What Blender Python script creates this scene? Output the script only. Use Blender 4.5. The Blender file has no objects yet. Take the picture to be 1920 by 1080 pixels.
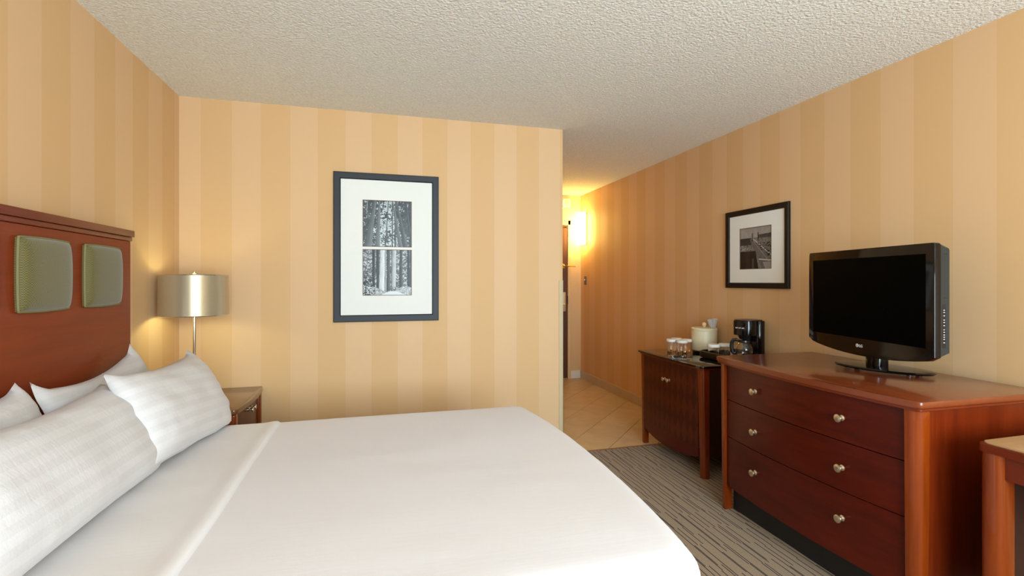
import bpy, bmesh, math, random
import numpy as np
from mathutils import Vector, Matrix, noise
random.seed(7)
PI = math.pi
R = math.radians
scene = bpy.context.scene
COL = scene.collection

# ------------------------------------------------------------------ camera, world, light, exposure
F_PX, CAM_H, YAW = 910.0, 1.293, math.atan(249.4 / 910.0)
cam_d = bpy.data.cameras.new('camera')
cam = bpy.data.objects.new('camera', cam_d); COL.objects.link(cam)
cam_d.sensor_width = 36.0
cam_d.lens = 36.0 * F_PX / 1920.0
cam_d.shift_x = 0.0
cam_d.shift_y = -(540 - 527.5) / 1920.0
cam_d.clip_start = 0.02
cam.location = (0, 0, CAM_H)
cam.rotation_euler = (R(90), 0, -YAW)
scene.camera = cam

world = bpy.data.worlds.new('world'); scene.world = world
world.use_nodes = True
bg = world.node_tree.nodes['Background']
bg.inputs[0].default_value = (0.86, 0.93, 1.0, 1); bg.inputs[1].default_value = 1.0

def area_light(name, loc, rot, sx, sy, power, color):
    d = bpy.data.lights.new(name, 'AREA'); d.shape = 'RECTANGLE'
    d.size, d.size_y, d.energy, d.color = sx, sy, power, color
    o = bpy.data.objects.new(name, d); COL.objects.link(o)
    o.location = loc; o.rotation_euler = rot
    return o
area_light('window_daylight', (1.08, -1.82, 1.42), (R(100), 0, 0), 2.3, 1.75, 218.0, (0.71, 0.893, 1.0))

def point_light(name, loc, power, color, radius):
    d = bpy.data.lights.new(name, 'POINT'); d.energy = power; d.color = color; d.shadow_soft_size = radius
    o = bpy.data.objects.new(name, d); COL.objects.link(o); o.location = loc
    return o

vs = scene.view_settings
scene.display_settings.display_device = 'sRGB'
vs.view_transform = 'Standard'; vs.look = 'None'; vs.gamma = 1.0; vs.exposure = 0.06
vs.use_curve_mapping = False

# ------------------------------------------------------------------ materials
def srgb(r, g, b):
    f = lambda c: (c / 255 / 12.92) if c / 255 <= 0.04045 else ((c / 255 + 0.055) / 1.055) ** 2.4
    return (f(r), f(g), f(b), 1)

class NT:
    def __init__(s, name):
        s.m = bpy.data.materials.new(name); s.m.use_nodes = True
        s.t = s.m.node_tree; s.p = s.t.nodes['Principled BSDF']; s.out = s.t.nodes['Material Output']
    def n(s, typ, **kw):
        nd = s.t.nodes.new(typ)
        for k, v in kw.items(): setattr(nd, k, v)
        return nd
    def l(s, a, b): s.t.links.new(a, b)
    def val(s, sock, v):
        if hasattr(v, 'links') or hasattr(v, 'is_output'): s.l(v, sock)
        else: sock.default_value = v
    def math(s, op, a, b=0.0, c=0.0):
        nd = s.n('ShaderNodeMath', operation=op)
        s.val(nd.inputs[0], a); s.val(nd.inputs[1], b); s.val(nd.inputs[2], c)
        return nd.outputs[0]
    def mix(s, f, a, b):
        nd = s.n('ShaderNodeMix', data_type='RGBA')
        s.val(nd.inputs[0], f); s.val(nd.inputs[6], a); s.val(nd.inputs[7], b)
        return nd.outputs[2]
    def coord(s, which='Object', scale=None):
        c = s.n('ShaderNodeTexCoord').outputs[which]
        if scale:
            mp = s.n('ShaderNodeMapping'); mp.inputs['Scale'].default_value = scale
            s.l(c, mp.inputs[0]); c = mp.outputs[0]
        return c
    def noise(s, vec, scale, detail=3, rough=0.5):
        nd = s.n('ShaderNodeTexNoise'); s.l(vec, nd.inputs['Vector'])
        nd.inputs['Scale'].default_value = scale; nd.inputs['Detail'].default_value = detail
        nd.inputs['Roughness'].default_value = rough
        return nd.outputs[0]
    def ramp(s, f, stops):
        nd = s.n('ShaderNodeValToRGB'); s.l(f, nd.inputs[0])
        e = nd.color_ramp.elements
        while len(e) < len(stops): e.new(0.5)
        for i, (p, c) in enumerate(stops): e[i].position = p; e[i].color = c
        return nd.outputs[0]
    def bump(s, h, strength, dist):
        nd = s.n('ShaderNodeBump'); nd.inputs['Strength'].default_value = strength
        nd.inputs['Distance'].default_value = dist
        s.l(h, nd.inputs['Height']); s.l(nd.outputs[0], s.p.inputs['Normal'])
    def set(s, **kw):
        names = dict(color='Base Color', rough='Roughness', metal='Metallic', spec='Specular IOR Level', coat='Coat Weight',
                     coat_rough='Coat Roughness', trans='Transmission Weight', ior='IOR', sheen='Sheen Weight', alpha='Alpha',
                     aniso='Anisotropic', emit='Emission Color', emit_s='Emission Strength', sss='Subsurface Weight')
        for k, v in kw.items(): s.val(s.p.inputs[names[k]], v)
        return s

def plain(name, color, rough=0.5, **kw):
    m = NT(name); m.set(color=color, rough=rough, **kw); return m.m

def wood(name, dark, light, axis='Y', rough=0.28, coat=0.35, coat_rough=0.12):
    m = NT(name)
    sc = {'X': (1.2, 14, 14), 'Y': (14, 1.2, 14), 'Z': (14, 14, 1.2)}[axis]
    c = m.coord('Object', sc)
    f1 = m.noise(c, 1.6, 5, 0.6)
    sc2 = {'X': (4, 90, 90), 'Y': (90, 4, 90), 'Z': (90, 90, 4)}[axis]
    f2 = m.noise(m.coord('Object', sc2), 1.5, 2, 0.5)
    f = m.math('ADD', m.math('MULTIPLY', f1, 0.75), m.math('MULTIPLY', f2, 0.25))
    m.set(color=m.ramp(f, [(0.33, dark), (0.66, light)]), rough=rough, spec=0.25, coat=coat, coat_rough=coat_rough)
    return m.m

def wallpaper(name, axis, off, w=0.171, c_dark=srgb(215, 174, 125), c_light=srgb(219, 180, 136)):
    m = NT(name)
    sep = m.n('ShaderNodeSeparateXYZ'); m.l(m.coord('Object'), sep.inputs[0])
    t = m.math('DIVIDE', m.math('SUBTRACT', sep.outputs[axis], off), w)
    par = m.math('FLOORED_MODULO', m.math('FLOOR', t), 2.0)          # 0: dark stripe, 1: light stripe
    # a hairline where two stripes meet
    fr = m.math('FRACT', t)
    line = m.math('LESS_THAN', m.math('MINIMUM', fr, m.math('SUBTRACT', 1.0, fr)), 0.012)
    col = m.mix(par, c_dark, c_light)
    col = m.mix(m.math('MULTIPLY', line, 0.25), col, srgb(205, 165, 120))
    nz = m.noise(m.coord('Object'), 900, 2)
    m.set(color=col, rough=m.math('ADD', m.math('MULTIPLY', par, -0.1), 0.62), spec=0.3)
    m.bump(nz, 0.08, 0.002)
    return m.m

M = {}
WD, WL = srgb(222, 181, 128), srgb(226, 193, 149)
M['paper_back'] = wallpaper('wallpaper_back', 0, -1.073)
M['paper_left'] = wallpaper('wallpaper_left', 1, 2.857)
M['paper_right'] = wallpaper('wallpaper_right', 1, 1.317)
M['paper_plain'] = plain('wallpaper_plain', srgb(224, 188, 140), 0.6, spec=0.3)

def ceiling_mat():
    m = NT('popcorn_ceiling'); c = m.coord('Object')
    v = m.n('ShaderNodeTexVoronoi', feature='SMOOTH_F1'); m.l(c, v.inputs['Vector']); v.inputs['Scale'].default_value = 95
    n1 = m.noise(c, 70, 4, 0.65); n2 = m.noise(c, 190, 2, 0.6)
    h = m.math('ADD', m.math('SUBTRACT', m.math('MULTIPLY', n1, 1.3), m.math('MULTIPLY', v.outputs[0], 0.8)), m.math('MULTIPLY', n2, 0.5))
    m.set(color=m.ramp(n1, [(0.35, srgb(232, 230, 224)), (0.62, srgb(246, 245, 240))]), rough=0.95, spec=0.1)
    m.bump(h, 0.6, 0.012)
    return m.m
M['ceiling'] = ceiling_mat()

def carpet_mat():
    m = NT('ribbed_carpet'); c = m.coord('Object')
    sep = m.n('ShaderNodeSeparateXYZ'); m.l(c, sep.inputs[0])
    x, y = sep.outputs[0], sep.outputs[1]
    P = 0.031
    bx = m.math('FLOOR', m.math('DIVIDE', x, P))
    wn = m.n('ShaderNodeTexWhiteNoise', noise_dimensions='1D'); m.l(bx, wn.inputs['W'])
    yo = m.math('ADD', y, m.math('MULTIPLY', wn.outputs[0], 3.0))
    seg = m.math('FLOOR', m.math('DIVIDE', yo, 0.17))
    wn2 = m.n('ShaderNodeTexWhiteNoise', noise_dimensions='2D')
    cmb = m.n('ShaderNodeCombineXYZ'); m.l(bx, cmb.inputs[0]); m.l(seg, cmb.inputs[1]); m.l(cmb.outputs[0], wn2.inputs['Vector'])
    sh = m.math('MULTIPLY', m.math('FLOOR', m.math('MULTIPLY', wn2.outputs[0], 3.0)), P / 5.0)
    fx = m.math('FRACT', m.math('DIVIDE', m.math('ADD', x, sh), P))
    fine = m.math('FRACT', m.math('MULTIPLY', fx, 5.0))
    light = m.math('MULTIPLY', m.math('LESS_THAN', fine, 0.58), m.math('GREATER_THAN', fx, 0.2))
    lum = m.noise(c, 420, 2, 0.6)
    col = m.mix(light, srgb(74, 52, 34), srgb(192, 162, 124))
    col = m.mix(m.math('MULTIPLY', m.math('SUBTRACT', 0.62, lum), 0.9), col, srgb(56, 44, 34))
    v = m.n('ShaderNodeTexVoronoi'); v.inputs['Scale'].default_value = 17; m.l(c, v.inputs['Vector'])
    speck = m.math('MULTIPLY', m.math('LESS_THAN', v.outputs['Distance'], 0.085), 0.8)
    sc = m.n('ShaderNodeSeparateColor'); m.l(v.outputs['Color'], sc.inputs[0])
    speck = m.math('MULTIPLY', speck, m.math('GREATER_THAN', sc.outputs[0], 0.45))
    col = m.mix(speck, col, m.mix(sc.outputs[1], srgb(178, 96, 62), srgb(196, 150, 60)))
    m.set(color=col, rough=0.95, spec=0.1, sheen=0.2)
    m.bump(m.math('ADD', light, lum), 0.5, 0.004)
    return m.m
M['carpet'] = carpet_mat()

def tile_mat():
    m = NT('beige_floor_tile'); c = m.coord('Object')
    oi = m.n('ShaderNodeObjectInfo')
    n1 = m.noise(c, 7, 4, 0.6)
    col = m.ramp(n1, [(0.3, srgb(196, 168, 132)), (0.7, srgb(212, 186, 150))])
    col = m.mix(m.math('MULTIPLY', oi.outputs['Random'], 0.25), col, srgb(180, 150, 114))
    m.set(color=col, rough=0.35, spec=0.4)
    return m.m
M['tile'] = tile_mat()
M['grout'] = plain('dark_grout', srgb(62, 44, 30), 0.9)
M['base_tile'] = plain('baseboard_tile', srgb(200, 180, 152), 0.4)
M['cream'] = plain('cream_paint', srgb(198, 176, 138), 0.55)
M['white'] = plain('white_paint', srgb(232, 228, 220), 0.45)
M['strip'] = plain('threshold_strip', srgb(140, 84, 58), 0.5)

CH_D, CH_L = srgb(64, 12, 3), srgb(88, 20, 5)
OR_D, OR_L = srgb(106, 39, 5), srgb(134, 54, 8)
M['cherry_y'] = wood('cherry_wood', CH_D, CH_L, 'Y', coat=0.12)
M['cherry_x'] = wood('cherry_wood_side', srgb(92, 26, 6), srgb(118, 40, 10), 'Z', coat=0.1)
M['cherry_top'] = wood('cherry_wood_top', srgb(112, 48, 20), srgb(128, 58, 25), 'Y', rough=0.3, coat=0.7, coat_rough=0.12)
M['cherry_edge'] = wood('cherry_wood_edge', srgb(98, 31, 9), srgb(116, 41, 13), 'Y', coat=0.2)
M['cherry_leg'] = wood('amber_cherry_leg', OR_D, OR_L, 'Z', rough=0.24, coat=0.6, coat_rough=0.06)
M['head_wood'] = wood('headboard_wood', srgb(118, 44, 13), srgb(132, 52, 17), 'Y', rough=0.45, coat=0.12)
M['black_kick'] = plain('black_plinth', srgb(20, 19, 19), 0.6)
M['dark_inside'] = plain('dark_brown_panel', srgb(52, 22, 12), 0.5)
M['nickel'] = plain('satin_nickel', srgb(222, 212, 190), 0.28, metal=1.0)
M['chrome'] = plain('polished_steel', srgb(220, 215, 205), 0.12, metal=1.0)
M['brass'] = plain('polished_brass', srgb(235, 190, 90), 0.2, metal=1.0)
M['lock_metal'] = plain('lock_metal', srgb(220, 205, 165), 0.35, metal=0.7)
M['black_gloss'] = plain('gloss_black_plastic', srgb(14, 9, 8), 0.08, spec=0.35)
M['black_plastic'] = plain('black_plastic', srgb(22, 21, 22), 0.3)
M['grey_plastic'] = plain('dark_grey_plastic', srgb(33, 39, 40), 0.4)
M['screen'] = plain('black_screen', (0.0008, 0.0008, 0.0008, 1), 0.5, spec=0.02)
M['print_white'] = plain('printed_white', srgb(215, 215, 215), 0.4)
M['black_glass'] = plain('black_glass_top', srgb(14, 12, 11), 0.04, spec=0.7)
M['glass'] = plain('clear_glass', (1, 1, 1, 1), 0.02, trans=1.0, ior=1.45)
M['paper_cap'] = plain('white_paper_cap', srgb(238, 234, 228), 0.7)
M['bucket'] = plain('ivory_plastic', srgb(226, 214, 180), 0.4)
M['tray'] = plain('black_tray', srgb(15, 13, 13), 0.35)
M['frame'] = plain('charcoal_frame', srgb(36, 37, 42), 0.45, spec=0.3)
M['frame_black'] = plain('black_frame', srgb(18, 15, 14), 0.4, spec=0.3)
M['mat_board'] = plain('white_mat_board', srgb(234, 234, 228), 0.85)
M['bevel_brown'] = plain('brown_mat_bevel', srgb(112, 84, 62), 0.7)
M['bag'] = plain('clear_plastic_film', srgb(240, 238, 236), 0.15, trans=0.55, ior=1.3)
M['packet_orange'] = plain('orange_packet', srgb(226, 140, 30), 0.5)
M['packet_pink'] = plain('pink_packet', srgb(232, 190, 190), 0.5)
M['coffee'] = plain('dark_coffee', srgb(26, 16, 12), 0.2)

def linen(name, base, stripe=None, stripe_w=0.02, axis=2, bump=0.12):
    m = NT(name); c = m.coord('Object')
    col = base
    w = m.noise(m.coord('Object', (1.0, 7.0, 3.0)), 9, 5, 0.6)
    if stripe:
        uv = m.n('ShaderNodeUVMap'); sep = m.n('ShaderNodeSeparateXYZ'); m.l(uv.outputs[0], sep.inputs[0])
        s = m.math('SINE', m.math('MULTIPLY', sep.outputs[1], 2 * PI / stripe_w))
        f = m.math('GREATER_THAN', s, 0.0)
        col = m.mix(f, base, stripe)
        m.set(rough=m.math('ADD', 0.65, m.math('MULTIPLY', f, 0.12)))
    else: m.set(rough=0.8)
    m.set(color=col, spec=0.25, sheen=0.15)
    m.bump(m.math('ADD', w, m.math('MULTIPLY', m.noise(c, 500, 2), 0.15)), bump, 0.02)
    return m.m
M['linen'] = linen('white_bed_cover', srgb(222, 216, 217), bump=0.05)
M['sheet'] = linen('white_sheet', srgb(221, 214, 211), bump=0.05)
M['pillowcase'] = linen('striped_pillowcase', srgb(210, 204, 202), srgb(205, 199, 197), 0.042, bump=0.10)
M['mattress'] = plain('mattress_fabric', srgb(225, 220, 214), 0.9)

def weave(name, a, b):
    m = NT(name)
    c = m.coord('Object')
    w = m.n('ShaderNodeTexChecker'); w.inputs['Scale'].default_value = 260; m.l(c, w.inputs['Vector'])
    w.inputs['Color1'].default_value = a; w.inputs['Color2'].default_value = b
    m.set(color=w.outputs[0], rough=0.65, spec=0.3, sheen=0.3)
    m.bump(w.outputs[1], 0.3, 0.002)
    return m.m
M['green'] = weave('olive_woven_fabric', srgb(112, 102, 56), srgb(84, 75, 36))
M['green_pipe'] = plain('olive_piping', srgb(122, 114, 70), 0.7)

def harlequin():
    m = NT('harlequin_veneer'); sep = m.n('ShaderNodeSeparateXYZ'); m.l(m.coord('Object'), sep.inputs[0])
    a = m.math('DIVIDE', sep.outputs[1], 0.066); b = m.math('DIVIDE', sep.outputs[2], 0.17)
    p = m.math('FLOORED_MODULO', m.math('FLOOR', m.math('ADD', a, b)), 2.0)
    q = m.math('FLOORED_MODULO', m.math('FLOOR', m.math('SUBTRACT', a, b)), 2.0)
    f = m.math('ABSOLUTE', m.math('SUBTRACT', p, q))
    n = m.noise(m.coord('Object', (30, 30, 2)), 3, 3)
    c1 = m.mix(n, srgb(58, 13, 5), srgb(72, 20, 8)); c2 = m.mix(n, srgb(72, 23, 9), srgb(92, 34, 13))
    m.set(color=m.mix(f, c1, c2), rough=0.35, spec=0.25, coat=0.12, coat_rough=0.15)
    return m.m
M['harlequin'] = harlequin()

def shade_mat():
    m = NT('silver_sheer_shade')
    tg = m.n('ShaderNodeTangent', direction_type='RADIAL', axis='Z'); m.l(tg.outputs[0], m.p.inputs['Tangent'])
    m.p.inputs['Anisotropic Rotation'].default_value = 0.25
    m.set(color=srgb(188, 174, 146), rough=0.33, metal=0.55, spec=0.3, aniso=0.4)
    return m.m
M['shade'] = shade_mat()
M['shade_inner'] = plain('white_inner_shade', srgb(235, 225, 190), 0.8)

def emitter(name, color, strength):
    m = NT(name); m.set(color=(0.8, 0.7, 0.5, 1), emit=color, emit_s=strength); return m.m
M['sconce_glass'] = emitter('lit_sconce_glass', (1.0, 0.72, 0.18, 1), 42.0)
M['bulb'] = emitter('lit_bulb', (1.0, 0.9, 0.5, 1), 4.0)

def print_mat(name):
    m = NT(name); a = m.n('ShaderNodeAttribute'); a.attribute_name = 'print'
    m.set(color=a.outputs[0], rough=0.35, spec=0.3); return m.m
M['print'] = print_mat('photo_print')

# ------------------------------------------------------------------ mesh helpers
class B:
    def __init__(s): s.b = bmesh.new()
    def _bev(s, vs, r, seg):
        if r <= 0: return
        vset = set(vs); es = [e for e in s.b.edges if e.verts[0] in vset and e.verts[1] in vset]
        bmesh.ops.bevel(s.b, geom=es, offset=r, segments=seg, affect='EDGES', profile=0.5, clamp_overlap=True)
    def box(s, x0, x1, y0, y1, z0, z1, r=0.0, seg=2):
        v = [s.b.verts.new(p) for p in ((x0, y0, z0), (x1, y0, z0), (x1, y1, z0), (x0, y1, z0), (x0, y0, z1), (x1, y0, z1), (x1, y1, z1), (x0, y1, z1))]
        for f in ((3, 2, 1, 0), (4, 5, 6, 7), (0, 1, 5, 4), (1, 2, 6, 5), (2, 3, 7, 6), (3, 0, 4, 7)): s.b.faces.new([v[i] for i in f])
        s._bev(v, r, seg); return s
    def prism(s, poly, z0, z1, r=0.0, seg=2, fn=None):
        fn = fn or (lambda x, y, z: (x, y, z))
        a = [s.b.verts.new(fn(x, y, z0)) for x, y in poly]; c = [s.b.verts.new(fn(x, y, z1)) for x, y in poly]
        n = len(poly)
        s.b.faces.new(a[::-1]); s.b.faces.new(c)
        for i in range(n): s.b.faces.new([a[i], a[(i + 1) % n], c[(i + 1) % n], c[i]])
        if r > 0:
            es = []
            for L in (a, c):
                for i in range(n):
                    e = s.b.edges.get((L[i], L[(i + 1) % n])); es.append(e)
            bmesh.ops.bevel(s.b, geom=es, offset=r, segments=seg, affect='EDGES', profile=0.5, clamp_overlap=True)
        return s
    def lathe(s, prof, c=(0, 0, 0), n=32, mat=None, caps=True, sx=1.0, sy=1.0):
        mat = mat or Matrix.Identity(4); c = Vector(c); rings = []
        for r, z in prof:
            rings.append([s.b.verts.new(c + (mat @ Vector((r * sx * math.cos(2 * PI * i / n), r * sy * math.sin(2 * PI * i / n), z)))) for i in range(n)])
        for k in range(len(rings) - 1):
            for i in range(n):
                s.b.faces.new([rings[k][i], rings[k][(i + 1) % n], rings[k + 1][(i + 1) % n], rings[k + 1][i]])
        if caps:
            s.b.faces.new(rings[0][::-1]); s.b.faces.new(rings[-1])
        return s
    def tube(s, pts, r, n=8, closed=False):
        pts = [Vector(p) for p in pts]; m = len(pts); rings = []
        rr = r if isinstance(r, (list, tuple)) else [r] * m
        up = Vector((0, 0, 1)); prev = None
        for i, p in enumerate(pts):
            d = (pts[(i + 1) % m] - pts[i - 1]) if closed else (pts[min(i + 1, m - 1)] - pts[max(i - 1, 0)])
            d.normalize()
            if prev is None:
                a = d.cross(up)
                if a.length < 1e-3: a = d.cross(Vector((1, 0, 0)))
            else: a = prev - d * prev.dot(d)
            a.normalize(); prev = a; b2 = d.cross(a)
            rings.append([s.b.verts.new(p + (a * math.cos(2 * PI * k / n) + b2 * math.sin(2 * PI * k / n)) * rr[i]) for k in range(n)])
        for i in range(m if closed else m - 1):
            A, C = rings[i], rings[(i + 1) % m]
            for k in range(n): s.b.faces.new([A[k], A[(k + 1) % n], C[(k + 1) % n], C[k]])
        if not closed: s.b.faces.new(rings[0][::-1]); s.b.faces.new(rings[-1])
        return s
    def sphere(s, c, r, n=20, sc=(1, 1, 1)):
        bmesh.ops.create_uvsphere(s.b, u_segments=n, v_segments=max(6, n // 2), radius=1.0,
                                  matrix=Matrix.Translation(c) @ Matrix.Diagonal((r * sc[0], r * sc[1], r * sc[2], 1)))
        return s
    def grid(s, fn, nu, nv, wrap_u=False):
        P = [[s.b.verts.new(fn(i / nu, j / nv)) for j in range(nv + 1)] for i in range(nu if wrap_u else nu + 1)]
        for i in range(nu):
            for j in range(nv):
                a, c = P[i], P[(i + 1) % len(P)]
                s.b.faces.new([a[j], c[j], c[j + 1], a[j + 1]])
        return P
    def mesh(s, name, mat, smooth=0.6):
        bmesh.ops.remove_doubles(s.b, verts=s.b.verts, dist=1e-6)
        bmesh.ops.recalc_face_normals(s.b, faces=s.b.faces)
        me = bpy.data.meshes.new(name); s.b.to_mesh(me); s.b.free()
        me.materials.append(mat)
        if smooth:
            me.polygons.foreach_set('use_smooth', [True] * len(me.polygons))
            me.set_sharp_from_angle(angle=smooth)
        return me

def link(name, me, parent=None):
    o = bpy.data.objects.new(name, me); COL.objects.link(o)
    if parent: o.parent = parent
    return o
def obj(name, b, mat, parent=None, smooth=0.6): return link(name, b.mesh(name, mat, smooth), parent)
def tag(o, label=None, cat=None, group=None, kind=None):
    for k, v in (('label', label), ('category', cat), ('group', group), ('kind', kind)):
        if v: o[k] = v
    return o
def thing(name, label, cat, loc=(0, 0, 0), rotz=0.0, group=None):
    o = bpy.data.objects.new(name, None); COL.objects.link(o)
    o.location = loc; o.rotation_euler = (0, 0, rotz); o.empty_display_size = 0.1
    return tag(o, label, cat, group)
def struct(name, b, mat, parent=None, smooth=0.6):
    return tag(obj(name, b, mat, parent, smooth), kind='structure')
def part_copy(o, parent, loc=None):
    c = o.copy(); COL.objects.link(c); c.parent = parent
    if loc is not None: c.location = loc
    return c
def dup(root, loc, label=None):
    r = root.copy(); COL.objects.link(r); r.location = loc
    if label: r['label'] = label
    for ch in list(root.children):
        c = part_copy(ch, r)
        for g in ch.children: part_copy(g, c)
    return r
def rounded_rect(x0, x1, y0, y1, r, n=5):
    pts = []
    for cx, cy, a0 in ((x1 - r, y1 - r, 0), (x0 + r, y1 - r, 90), (x0 + r, y0 + r, 180), (x1 - r, y0 + r, 270)):
        for k in range(n + 1):
            a = R(a0 + 90 * k / n); pts.append((cx + r * math.cos(a), cy + r * math.sin(a)))
    return pts
def bow_top(xf, xb, y0, y1, bow, rc=0.03, n=20):
    """Plan of a bow-fronted top: front (low x) bulges by bow towards -x, front corners rounded."""
    yc, hw = (y0 + y1) / 2, (y1 - y0) / 2
    f = lambda y: xf - bow * (1 - ((y - yc) / hw) ** 2)
    pts = [(xb, y1), ]
    for k in range(5):
        a = R(90 + 90 * k / 4); pts.append((f(y1 - rc) + rc + rc * math.cos(a), y1 - rc + rc * math.sin(a)))
    for k in range(1, n): 
        y = (y1 - rc) + (y0 + rc - y1 + rc) * k / n; pts.append((f(y), y))
    for k in range(5):
        a = R(180 + 90 * k / 4); pts.append((f(y0 + rc) + rc + rc * math.cos(a), y0 + rc + rc * math.sin(a)))
    pts.append((xb, y0))
    return pts
def bow_strip(f, y0, y1, th, n=16):
    ys = [y0 + (y1 - y0) * k / n for k in range(n + 1)]
    return [(f(y), y) for y in ys] + [(f(y) + th, y) for y in reversed(ys)]

def knob(parent, loc, axis=(-1, 0, 0), s=1.0):
    b = B()
    q = Vector((0, 0, 1)).rotation_difference(Vector(axis)).to_matrix().to_4x4()
    b.lathe([(0.0125 * s, 0), (0.0125 * s, 0.003 * s), (0.006 * s, 0.008 * s), (0.0055 * s, 0.018 * s), (0.0145 * s, 0.021 * s), (0.017 * s, 0.0245 * s),
             (0.0165 * s, 0.028 * s), (0.011 * s, 0.0305 * s), (0.004 * s, 0.0312 * s)], loc, 20, q)
    return obj('knob', b, M['nickel'], parent)

# ------------------------------------------------------------------ room shell
XL, XR, YB, YF, XP, H, YW = -1.193, 2.61, 3.44, 6.03, 1.34, 2.44, -1.7
struct('floor', B().box(XL - .12, XR + .12, YW - .12, YF + .12, -0.06, -0.004), M['grout'])
floor = bpy.data.objects['floor']
struct('ceiling', B().box(XL - .12, XR + .12, YW - .12, YF + .12, H, H + .08), M['ceiling'])
struct('wall_left', B().box(XL - .12, XL, YW, YB, -0.004, H), M['paper_left'])
struct('wall_right', B().box(XR, XR + .12, YW, YF, -0.004, H), M['paper_right'])
struct('wall_back', B().box(XL - .12, XP, YB, YB + .12, -0.004, H), M['paper_back'])
struct('wall_hall', B().box(XP - .12, XP, YB + .12, YF, -0.004, H), M['paper_plain'])
struct('wall_far', B().box(XP - .12, XR + .12, YF, YF + .12, -0.004, H), M['paper_plain'])
wx0, wx1, wz0, wz1 = -0.2, 2.36, 0.5, 2.36
b = B()
b.box(XL - .12, wx0, YW - .12, YW, -0.004, H); b.box(wx1, XR + .12, YW - .12, YW, -0.004, H)
b.box(wx0, wx1, YW - .12, YW, -0.004, wz0); b.box(wx0, wx1, YW - .12, YW, wz1, H)
struct('wall_window', b, M['paper_plain'])
w1 = tag(bpy.data.objects.new('window_1', None), kind='structure'); COL.objects.link(w1); w1.location = (0, YW - .05, 0)
b = B()
for x in (wx0 + .02, (wx0 + wx1) / 2, wx1 - .02): b.box(x - .02, x + .02, -.02, .02, wz0, wz1)
b.box(wx0, wx1, -.02, .02, wz0, wz0 + .04); b.box(wx0, wx1, -.02, .02, wz1 - .04, wz1)
struct('window_frame', b, M['white'], w1)

# carpet and threshold
YT = 3.415
struct('carpet', B().box(XL, XR, YW, YT - .012, -0.004, 0.0), M['carpet'], floor)
struct('trim_2', B().box(XP, XR, YT - .012, YT + .006, -0.004, 0.0015), M['strip'])

# hall floor tiles, laid diagonally, 305 mm
def hall_tiles():
    S = 0.431 / math.sqrt(2); G = 0.0024
    u = Vector((1, 1, 0)) / math.sqrt(2); v = Vector((-1, 1, 0)) / math.sqrt(2)
    v0 = 1.71 / math.sqrt(2); u0 = 5.155 / math.sqrt(2)
    x0, x1, y0, y1 = XP + .001, XR - .001, YT + .007, YF - .001
    for i in range(-6, 12):
        for j in range(-8, 10):
            ua, va = u0 + i * S, v0 + j * S
            cs = [u * (ua + a) + v * (va + c) for a, c in ((G, G), (S - G, G), (S - G, S - G), (G, S - G))]
            if max(c.x for c in cs) < x0 or min(c.x for c in cs) > x1 or max(c.y for c in cs) < y0 or min(c.y for c in cs) > y1: continue
            bm = bmesh.new()
            lo = [bm.verts.new((c.x, c.y, -0.004)) for c in cs]; hi = [bm.verts.new((c.x, c.y, 0.0)) for c in cs]
            bm.faces.new(lo[::-1]); bm.faces.new(hi)
            for k in range(4): bm.faces.new([lo[k], lo[(k + 1) % 4], hi[(k + 1) % 4], hi[k]])
            for co, no in (((x0, 0, 0), (-1, 0, 0)), ((x1, 0, 0), (1, 0, 0)), ((0, y0, 0), (0, -1, 0)), ((0, y1, 0), (0, 1, 0))):
                r = bmesh.ops.bisect_plane(bm, geom=bm.verts[:] + bm.edges[:] + bm.faces[:], plane_co=co, plane_no=no, clear_outer=True)
                ed = [e for e in r['geom_cut'] if isinstance(e, bmesh.types.BMEdge)]
                if ed: bmesh.ops.edgeloop_fill(bm, edges=ed)
            if len(bm.faces) < 4: bm.free(); continue
            bmesh.ops.recalc_face_normals(bm, faces=bm.faces)
            me = bpy.data.meshes.new('tile'); bm.to_mesh(me); bm.free(); me.materials.append(M['tile'])
            if len(me.vertices) >= 6: link('tile', me, floor)
hall_tiles()

# hall baseboards of cut tile, corner guard
def baseboard_right():
    root = tag(bpy.data.objects.new('baseboard_right', None), kind='structure'); COL.objects.link(root); root.location = (XR, YT, 0)
    y = 5.222 - YT - 0.29 * 7
    while y < YF - YT:
        a, c = max(0.0, y + .0015), min(YF - YT - .012, y + .29 - .0015)
        if c - a > 0.02: obj('tile', B().box(-.011, -.0003, a, c, 0.0, 0.102, .002, 1), M['base_tile'], root)
        y += .29
baseboard_right()
struct('baseboard_far', B().box(2.462, XR - .0125, YF - .011, YF - .0003, 0.0, 0.104, .002, 1), M['white'])
b = B()
b.box(XP - .031, XP + .004, YB - .004, YB - .0003, 0.001, 1.30, .001, 1); b.box(XP + .0003, XP + .004, YB - .004, YB + .034, 0.001, 1.30, .001, 1)
struct('trim_1', b, M['cream'])

# ------------------------------------------------------------------ entrance door, latch, chime, sconce, switch
door = tag(bpy.data.objects.new('door_1', None), kind='structure'); COL.objects.link(door); door.location = (1.96, YF, 0)
M['door'] = wood('dark_door_wood', srgb(84, 52, 40), srgb(104, 66, 50), 'Z', rough=0.4, coat=0.1)
obj('door_panel', B().box(-.45, .448, -.022, -.001, .012, 2.034, .002, 1), M['door'], door)
b = B()
for s in (-1, 1): b.box(min(s * .452, s * .495), max(s * .452, s * .495), -.03, -.0003, 0, 2.10, .003, 1)
b.box(-.495, .495, -.03, -.0003, 2.038, 2.10, .003, 1)
obj('door_frame', b, M['paper_plain'], door)
lk = obj('lock_plate', B().box(.372, .420, -.036, -.022, .895, 1.149, .004, 2), M['lock_metal'], door); lk['label'] = 'pale metal lock plate'
b = B(); b.lathe([(.012, 0), (.012, .03), (.009, .032)], (.396, -.036, .99), 16, Matrix.Rotation(R(90), 4, 'X'))
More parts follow.
